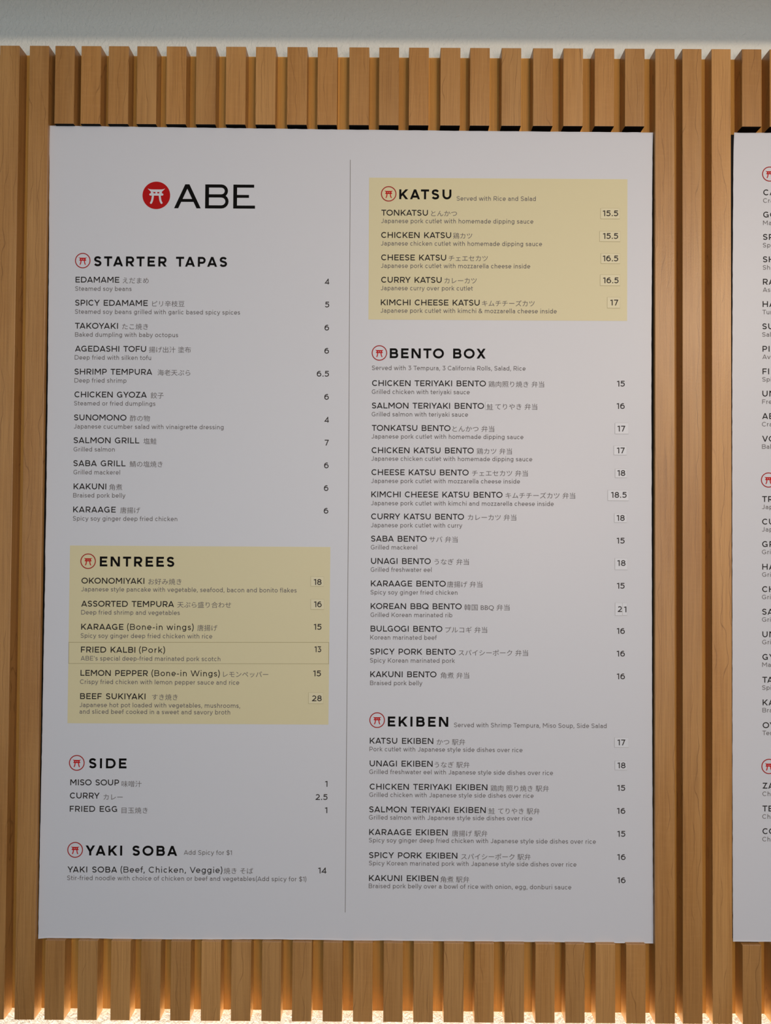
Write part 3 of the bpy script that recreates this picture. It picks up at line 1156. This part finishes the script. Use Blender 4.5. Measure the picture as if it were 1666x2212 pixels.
# ---- left column
heading(B1, 'STARTER TAPAS', 203.3, 574.9, 490.5, (178.8, 562.9, 16.7))
ROWS = [  # name, x0, base, x1 | japanese, x0, x1 | description, x0, base, x1 | price, x0, base, x1
    ('EDAMAME', 163.2, 610.2, 257.8, 'えだまめ', 265.2, 321.2, 'Steamed soy beans', 162.5, 628, 284.2, '4', 701.1, 614.4, 711.4),
    ('SPICY EDAMAME', 162.5, 660.1, 319.3, 'ピリ辛枝豆', 328.9, 398.5, 'Steamed soy beans grilled with garlic based spicy spices', 162, 677.7, 518.6, '5', 702.2, 664.1, 711.5),
    ('TAKOYAKI', 162, 709.8, 254.9, 'たこ焼き', 264, 320, 'Baked dumpling with baby octopus', 162, 727.2, 384.8, '6', 701.3, 713.9, 711.1),
    ('AGEDASHI TOFU', 162, 759.3, 315.7, '揚げ出汁 塗布', 321.7, 412.4, 'Deep fried with silken tofu', 161.3, 776.7, 326.5, '6', 701, 763.9, 710.9),
    ('SHRIMP TEMPURA', 161, 808.8, 328.9, '海老天ぷら', 340.4, 411, 'Deep fried shrimp', 160.8, 826.3, 273.2, '6.5', 684.6, 813.5, 710.9),
    ('CHICKEN GYOZA', 160.8, 858.2, 317.1, '餃子', 325.5, 353.6, 'Steamed or fried dumplings', 160.1, 875.7, 335.6, '6', 700.8, 863.5, 710.6),
    ('SUNOMONO', 160.1, 907.9, 273.2, '酢の物', 280.9, 323.8, 'Japanese cucumber salad with vinaigrette dressing', 159.6, 925.7, 483, '4', 700.3, 912.9, 710.6),
    ('SALMON GRILL', 159.2, 957.1, 300.9, '塩鮭', 310, 338.3, 'Grilled salmon', 159, 975.1, 248, '7', 701.5, 962.4, 710.4),
    ('SABA GRILL', 158.7, 1006.8, 271.3, '鯖の塩焼き', 280, 351.3, 'Grilled mackerel', 158.7, 1024.6, 259.3, '6', 700.3, 1011.5, 710.1),
    ('KAKUNI', 159, 1056.8, 229.6, '角煮', 236, 264.1, 'Braised pork belly', 158, 1074.5, 271.1, '6', 700, 1060.6, 709.5),
    ('KARAAGE', 158, 1106.7, 250, '唐揚げ', 259.6, 302.8, 'Spicy soy ginger deep fried chicken', 157.5, 1124.5, 383, '6', 699.6, 1109.6, 709.4),
    ('MISO SOUP', 151.8, 1696.2, 257.3, '味噌汁', 262.8, 306, None, 0, 0, 0, '1', 702.5, 1699.6, 707.6),
    ('CURRY', 150.9, 1724.8, 215.2, 'カレー', 223.6, 265.2, None, 0, 0, 0, '2.5', 681.8, 1728, 707.7),
    ('FRIED EGG', 150.6, 1753.3, 252.9, '目玉焼き', 262.8, 319, None, 0, 0, 0, '1', 702, 1756.5, 707.2),
    # entrees
    ('OKONOMIYAKI', 176, 1260.5, 311.9, 'お好み焼き', 320.5, 392.1, 'Japanese style pancake with vegetable, seafood, bacon and bonito flakes', 175.5, 1277.4, 640.7, ('18', (671.4, 1245.4, 699.3, 1266.5)), 678, 1263.4, 694.9),
    ('ASSORTED TEMPURA', 175.5, 1310.2, 376, '天ぷら盛り合わせ', 383, 499.4, 'Deep fried shrimp and vegetables', 175.3, 1327.3, 388.5, ('16', (671.4, 1294.2, 700.2, 1316.4)), 678.5, 1311.6, 695.2),
    ('KARAAGE', 175.3, 1360, 266.8, '唐揚げ', 426.2, 469.7, 'Spicy soy ginger deep fried chicken with rice', 174.3, 1377.7, 458.6, '15', 678, 1360.4, 694.7),
    ('LEMON PEPPER', 173.9, 1459.8, 319.6, 'レモンペッパー', 482.1, 579.6, 'Crispy fried chicken with lemon pepper sauce and rice', 172.9, 1477.3, 516.9, '15', 676.6, 1460.9, 693.5),
    ('BEEF SUKIYAKI', 173.1, 1510, 314.3, 'すき焼き', 328.5, 383.7, 'Japanese hot pot loaded with vegetables, mushrooms,', 171.9, 1527.3, 518.6, ('28', (666.4, 1496, 698.3, 1520)), 674.1, 1514.7, 695.2),
    ('YAKI SOBA', 145.6, 1884.3, 252.9, '焼き そば', 483.4, 547, 'Stir-fried noodle with choice of chicken or beef and vegetables(Add spicy for $1)', 145.1, 1901.0, 661.6, '14', 687.5, 1886.7, 705.4),
    # katsu
    ('TONKATSU', 824.1, 465.5, 924.7, 'とんかつ', 931.7, 987.4, 'Japanese pork cutlet with homemade dipping sauce', 823.6, 481.7, 1152.5, ('15.5', (1298, 449.8, 1339, 472.7)), 1302.6, 466.9, 1335.7),
    ('CHICKEN KATSU', 823.6, 513.7, 974.9, '鶏カツ', 979, 1020.5, 'Japanese chicken cutlet with homemade dipping sauce', 823.1, 530.2, 1171.3, ('15.5', (1295.5, 499.6, 1340.2, 521.7)), 1303, 515.9, 1335.7),
    ('CHEESE KATSU', 823.6, 562.2, 964.1, 'チェエセカツ', 969.6, 1054.1, 'Japanese pork cutlet with mozzarella cheese inside', 823, 578.5, 1145.7, ('16.5', (1298.4, 547.3, 1339.7, 569.4)), 1302.6, 564.3, 1335.9),
    ('CURRY KATSU', 823.6, 610.5, 954.4, 'カレーカツ', 960.4, 1030.1, 'Japanese curry over pork cutlet', 822.8, 626.8, 1021.8, ('16.5', (1297, 593.4, 1339.7, 617.2)), 1303.2, 611.7, 1336.7),
    ('KIMCHI CHEESE KATSU', 823, 659.3, 1036.5, 'キムチチーズカツ', 1041.7, 1155.3, 'Japanese pork cutlet with kimchi & mozzarella cheese inside', 822.3, 675.4, 1203, ('17', (1312.2, 641.9, 1339.9, 665.6)), 1318.8, 659.7, 1335.9),
    # bento
    ('CHICKEN TERIYAKI BENTO', 803.9, 833.7, 1050, '鶏肉照り焼き 弁当', 1055.5, 1175.8, 'Grilled chicken with teriyaki sauce', 803.4, 850.8, 1015, '15', 1333.2, 835, 1350.1),
    ('SALMON TERIYAKI BENTO', 803.7, 882.2, 1045.9, 'てりやき 弁当', 1070.2, 1161, 'Grilled salmon with teriyaki sauce', 803.2, 899.3, 1011.4, '16', 1332.5, 883.3, 1350),
    ('TONKATSU BENTO', 803.5, 930.5, 973.5, 'とんかつ 弁当', 977.8, 1068, 'Japanese pork cutlet with homemade dipping sauce', 802.7, 947.3, 1131.1, ('17', (1329, 913.5, 1358.3, 937.3)), 1334.3, 932, 1351.1),
    ('CHICKEN KATSU BENTO', 803, 978.7, 1023.7, '鶏カツ 弁当', 1030, 1106.3, 'Japanese chicken cutlet with homemade dipping sauce', 802.4, 995.2, 1150.1, ('17', (1326.4, 962.7, 1354.2, 982.8)), 1333, 979.2, 1349.9),
    ('CHEESE KATSU BENTO', 802.7, 1026.2, 1012.7, 'チェエセカツ 弁当', 1019.9, 1140.6, 'Japanese pork cutlet with mozzarella cheese inside', 802.1, 1043.3, 1123.6, ('18', (1329.3, 1012.7, 1354.6, 1031.8)), 1334, 1028, 1351.2),
    ('KIMCHI CHEESE KATSU BENTO', 802.4, 1074, 1085.9, 'キムチチーズカツ 弁当', 1092.5, 1242.9, 'Japanese pork cutlet with kimchi and mozzarella cheese inside', 801.8, 1091.4, 1196.5, ('18.5', (1313.3, 1058.6, 1358.4, 1081.5)), 1320.5, 1075.2, 1354),
    ('CURRY KATSU BENTO', 802, 1121.7, 1002.7, 'カレーカツ 弁当', 1010.9, 1115.6, 'Japanese pork cutlet with curry', 801.5, 1139, 998.9, ('18', (1327.5, 1109, 1354.4, 1128.8)), 1332.5, 1125, 1349.9),
    ('SABA BENTO', 802, 1169.7, 922.3, 'サバ 弁当', 927.6, 989, 'Grilled mackerel', 801.3, 1186.8, 901.2, '15', 1332.5, 1174.1, 1349.7),
    ('UNAGI BENTO', 801.8, 1218, 930.9, 'うなぎ 弁当', 938.9, 1013.3, 'Grilled freshwater eel', 801, 1235, 932.6, ('18', (1328.9, 1205.8, 1356, 1230.7)), 1334, 1222.5, 1351.7),
    ('KARAAGE BENTO', 801.5, 1266.5, 963.3, '唐揚げ 弁当', 966, 1042.3, 'Spicy soy ginger fried chicken', 800.8, 1284, 988.6, '15', 1333, 1271.6, 1349.7),
    ('KOREAN BBQ BENTO', 801, 1315.5, 997.7, '韓国 BBQ 弁当', 1003.2, 1101.2, 'Grilled Korean marinated rib', 800.6, 1332.7, 977.3, None, 0, 0, 0),
    ('BULGOGI BENTO', 800.8, 1364.2, 955.9, 'プルコギ 弁当', 962.1, 1052.7, 'Korean marinated beef', 800, 1381.5, 943.7, '16', 1332.8, 1369.2, 1350.3),
    ('SPICY PORK BENTO', 800, 1413.6, 984.5, 'スパイシーポーク 弁当', 991, 1141, 'Spicy Korean marinated pork', 799.6, 1431.2, 983, '16', 1332.6, 1418.2, 1350.3),
    ('KAKUNI BENTO', 800, 1462.6, 943.2, '角煮 弁当', 952, 1013.8, 'Braised pork belly', 799.6, 1480, 912.7, '16', 1332.8, 1467.3, 1350.5),
    # ekiben
    ('KATSU EKIBEN', 799, 1606.2, 936.2, 'かつ 駅弁', 943.6, 1005.2, 'Pork cutlet with Japanese style side dishes over rice', 798.4, 1622.8, 1129, ('17', (1328, 1593, 1358.4, 1614.3)), 1334.3, 1610, 1351.2),
    ('UNAGI EKIBEN', 798.8, 1655.4, 934.9, 'うなぎ 駅弁', 939.1, 1014.6, 'Grilled freshwater eel with Japanese style side dishes over rice', 798, 1671.8, 1194.9, ('18', (1328.9, 1643.7, 1354.9, 1663.1)), 1334.3, 1659.6, 1351.7),
    ('CHICKEN TERIYAKI EKIBEN', 798.8, 1705.4, 1053.2, '鶏肉 照り焼き 駅弁', 1060, 1186.1, 'Grilled chicken with Japanese style side dishes over rice', 798, 1721.4, 1153, '15', 1333.7, 1708.3, 1350.9),
    ('SALMON TERIYAKI EKIBEN', 798, 1754.6, 1049.6, 'てりやき 駅弁', 1076.2, 1166.2, 'Grilled salmon with Japanese style side dishes over rice', 797.3, 1770.3, 1150.3, '16', 1333.2, 1757.9, 1351.2),
    ('KARAAGE EKIBEN', 797.7, 1803.6, 967.2, '唐揚げ 駅弁', 976.7, 1053.2, 'Spicy soy ginger deep fried chicken with Japanese style side dishes over rice', 797.3, 1819.6, 1287.4, '15', 1334, 1807.5, 1351.2),
    ('SPICY PORK EKIBEN', 797.7, 1853.5, 988.3, 'スパイシーポーク 駅弁', 996.6, 1146.6, 'Spicy Korean marinated pork with Japanese style side dishes over rice', 797.3, 1869.2, 1245.5, '16', 1333.8, 1857.7, 1351.7),
    ('KAKUNI EKIBEN', 797.3, 1903, 946.7, '角煮 駅弁', 951.6, 1014, 'Braised pork belly over a bowl of rice with onion, egg, donburi sauce', 796.7, 1918.5, 1234.4, '16', 1334, 1907.7, 1351.7),
]
for n_, x0, by, x1, jp, j0, j1, de, d0, dby, d1, pr, q0, qb, q1 in ROWS:
    on_y = 1180 < by < 1565 and x0 < 700 or x0 > 700 and by < 690
    ly = L2 if on_y else L1
    name(B1, n_, x0, by, x1, ly)
    side = 1690 < by < 1760 and x0 < 700
    B1.signs(jp, j0, by + (j0 - x0) * sl(x0, by), j1, ly, sl(x0, by), dy=1.9 if side else (1.0 if x0 > 700 and by > 1290 else 0.4))
    if de:
        desc(B1, de, d0, dby, d1, ly)
    if isinstance(pr, tuple):
        stuck(B1, pr[0], q0, qb, q1, pr[1], on_y)
    elif pr:
        price(B1, pr, q0, qb, q1, ly)

heading(B1, 'ENTREES', 215.6, 1223.5, 376.5, (190.4, 1212.3, 16.7), L2)
note(B1, '(Bone-in wings)', 274.5, 1360.4, 418.5, L2)
note(B1, '(Bone-in Wings)', 327.3, 1460.4, 474.9, L2)
desc(B1, 'and sliced beef cooked in a sweet and savory broth', 171.7, 1541.7, 497.3, L2)
# a pasted strip over the yellow field
st = B1.slab('pasted_strip', [(148.2, 1433), (710.2, 1433.9), (710.7, 1387.6), (148.6, 1387.4)], L2, 0.0002, YELLOW, None, 'yellow strip with a thin dark rim pasted across the lower left field')
rim = []  # shadow and dirt painted as thin lines along the strip's edges
for q in ([(148.2, 1433.4), (710.2, 1434.3), (710.2, 1433.6), (148.2, 1432.7)], [(148.6, 1387.9), (710.7, 1388.1), (710.7, 1387.3), (148.6, 1387.1)],
          [(147.8, 1433.5), (148.6, 1433.5), (149.0, 1387.2), (148.2, 1387.2)], [(709.8, 1434.2), (710.6, 1434.2), (711.1, 1387.4), (710.3, 1387.4)]):
    rim.append([at(a, b, L2 - 0.00004) for a, b in q])
B1.polys('strip_rim', rim, STRIP_LINE, st)
name(B1, 'FRIED KALBI', 174.8, 1409.4, 292.5, L3, st)
note(B1, '(Pork)', 300.4, 1409.9, 356.6, L3, st)
desc(B1, "ABE's special deep-fried marinated pork scotch", 174.3, 1426.6, 476.1, L3, st)
price(B1, '13', 679.5, 1408.8, 694.3, L3, st)

heading(B1, 'SIDE', 192.4, 1659.5, 273.3, (166, 1647.9, 16.9))
heading(B1, 'YAKI SOBA', 184.7, 1847.8, 382.8, (162.4, 1835.8, 16.9))
desc(B1, 'Add Spicy for $1', 397.2, 1846.2, 501, part='section_note')
note(B1, '(Beef, Chicken, Veggie)', 260.4, 1884.7, 480.5)
heading(B1, 'KATSU', 862.7, 430.2, 975.4, (839.9, 418.7, 16.7), L2)
desc(B1, 'Served with Rice and Salad', 986.9, 433.3, 1157.8, L2, part='section_note')
heading(B1, 'BENTO BOX', 842.3, 773.7, 1049.3, (819.8, 762.4, 16.7))
desc(B1, 'Served with 3 Tempura, 3 California Rolls, Salad, Rice', 803.7, 799.2, 1135.7, part='section_note')
heading(B1, 'EKIBEN', 838, 1569.2, 968.6, (815, 1555.6, 16.8))
desc(B1, 'Served with Shrimp Tempura, Miso Soup, Side Salad', 981.2, 1570.7, 1310.6, part='section_note')
# single signs pasted over, and a price pasted in two halves
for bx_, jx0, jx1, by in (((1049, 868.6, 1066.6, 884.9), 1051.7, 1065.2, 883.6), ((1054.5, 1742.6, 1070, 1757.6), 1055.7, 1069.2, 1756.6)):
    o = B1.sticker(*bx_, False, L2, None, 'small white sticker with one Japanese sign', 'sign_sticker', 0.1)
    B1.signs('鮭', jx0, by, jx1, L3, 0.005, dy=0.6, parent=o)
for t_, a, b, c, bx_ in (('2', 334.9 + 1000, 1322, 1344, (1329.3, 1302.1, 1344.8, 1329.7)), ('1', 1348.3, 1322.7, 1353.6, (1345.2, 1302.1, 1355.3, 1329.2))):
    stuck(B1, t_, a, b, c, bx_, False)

# ---- the second board: only the first letters of every line are inside the photo
for cx_, cy_ in ((1663.2, 376.0), (1660.7, 1036.9), (1661.7, 1655.7)):
    B2.emblem(cx_, cy_, 16.4, L1)
for n_, by, d_, dy_, x0 in (
        ('CA', 421.8, 'Cra', 437.8, 1649.4), ('GO', 469.8, 'Ma', 486, 1649.2), ('SP', 518, 'Spi', 534.2, 1649), ('SH', 566.4, 'Shr', 582.4, 1648.8),
        ('RA', 614.8, 'Ass', 630.6, 1648.6), ('HA', 663, 'Tur', 678.8, 1648), ('SU', 711.2, 'Sal', 727.2, 1647.6), ('PI', 759.7, 'Avo', 775.5, 1647.8),
        ('FI', 808.4, 'Spi', 824.2, 1647.8), ('UN', 856.5, 'Fre', 872.4, 1647.5), ('AE', 905, 'Cra', 921, 1647), ('VO', 953.9, 'Bak', 969.4, 1647),
        ('TR', 1084.2, 'Jap', 1099.7, 1647), ('CU', 1133.1, 'Jap', 1148.2, 1647), ('GR', 1181.6, 'Gril', 1197, 1647), ('HA', 1230.5, 'Gril', 1245.8, 1647.3),
        ('CH', 1278.9, 'Gril', 1294.3, 1647), ('SA', 1327.7, 'Gril', 1343, 1647.2), ('UN', 1376.5, 'Gril', 1391.7, 1647.5), ('GY', 1425.4, 'Mar', 1440.6, 1647.5),
        ('TA', 1474.6, 'Spi', 1490, 1647.5), ('KA', 1523.6, 'Bra', 1538.8, 1648), ('OY', 1572.8, 'Ten', 1588, 1648),
        ('ZA', 1703.5, 'Chi', 1719.5, 1648), ('TE', 1752.8, 'Chi', 1768.6, 1647.7), ('CO', 1801.7, 'Chi', 1817.5, 1647.7)):
    name(B2, n_, x0, by, None)
    desc(B2, d_, x0 - 0.4, dy_, None)
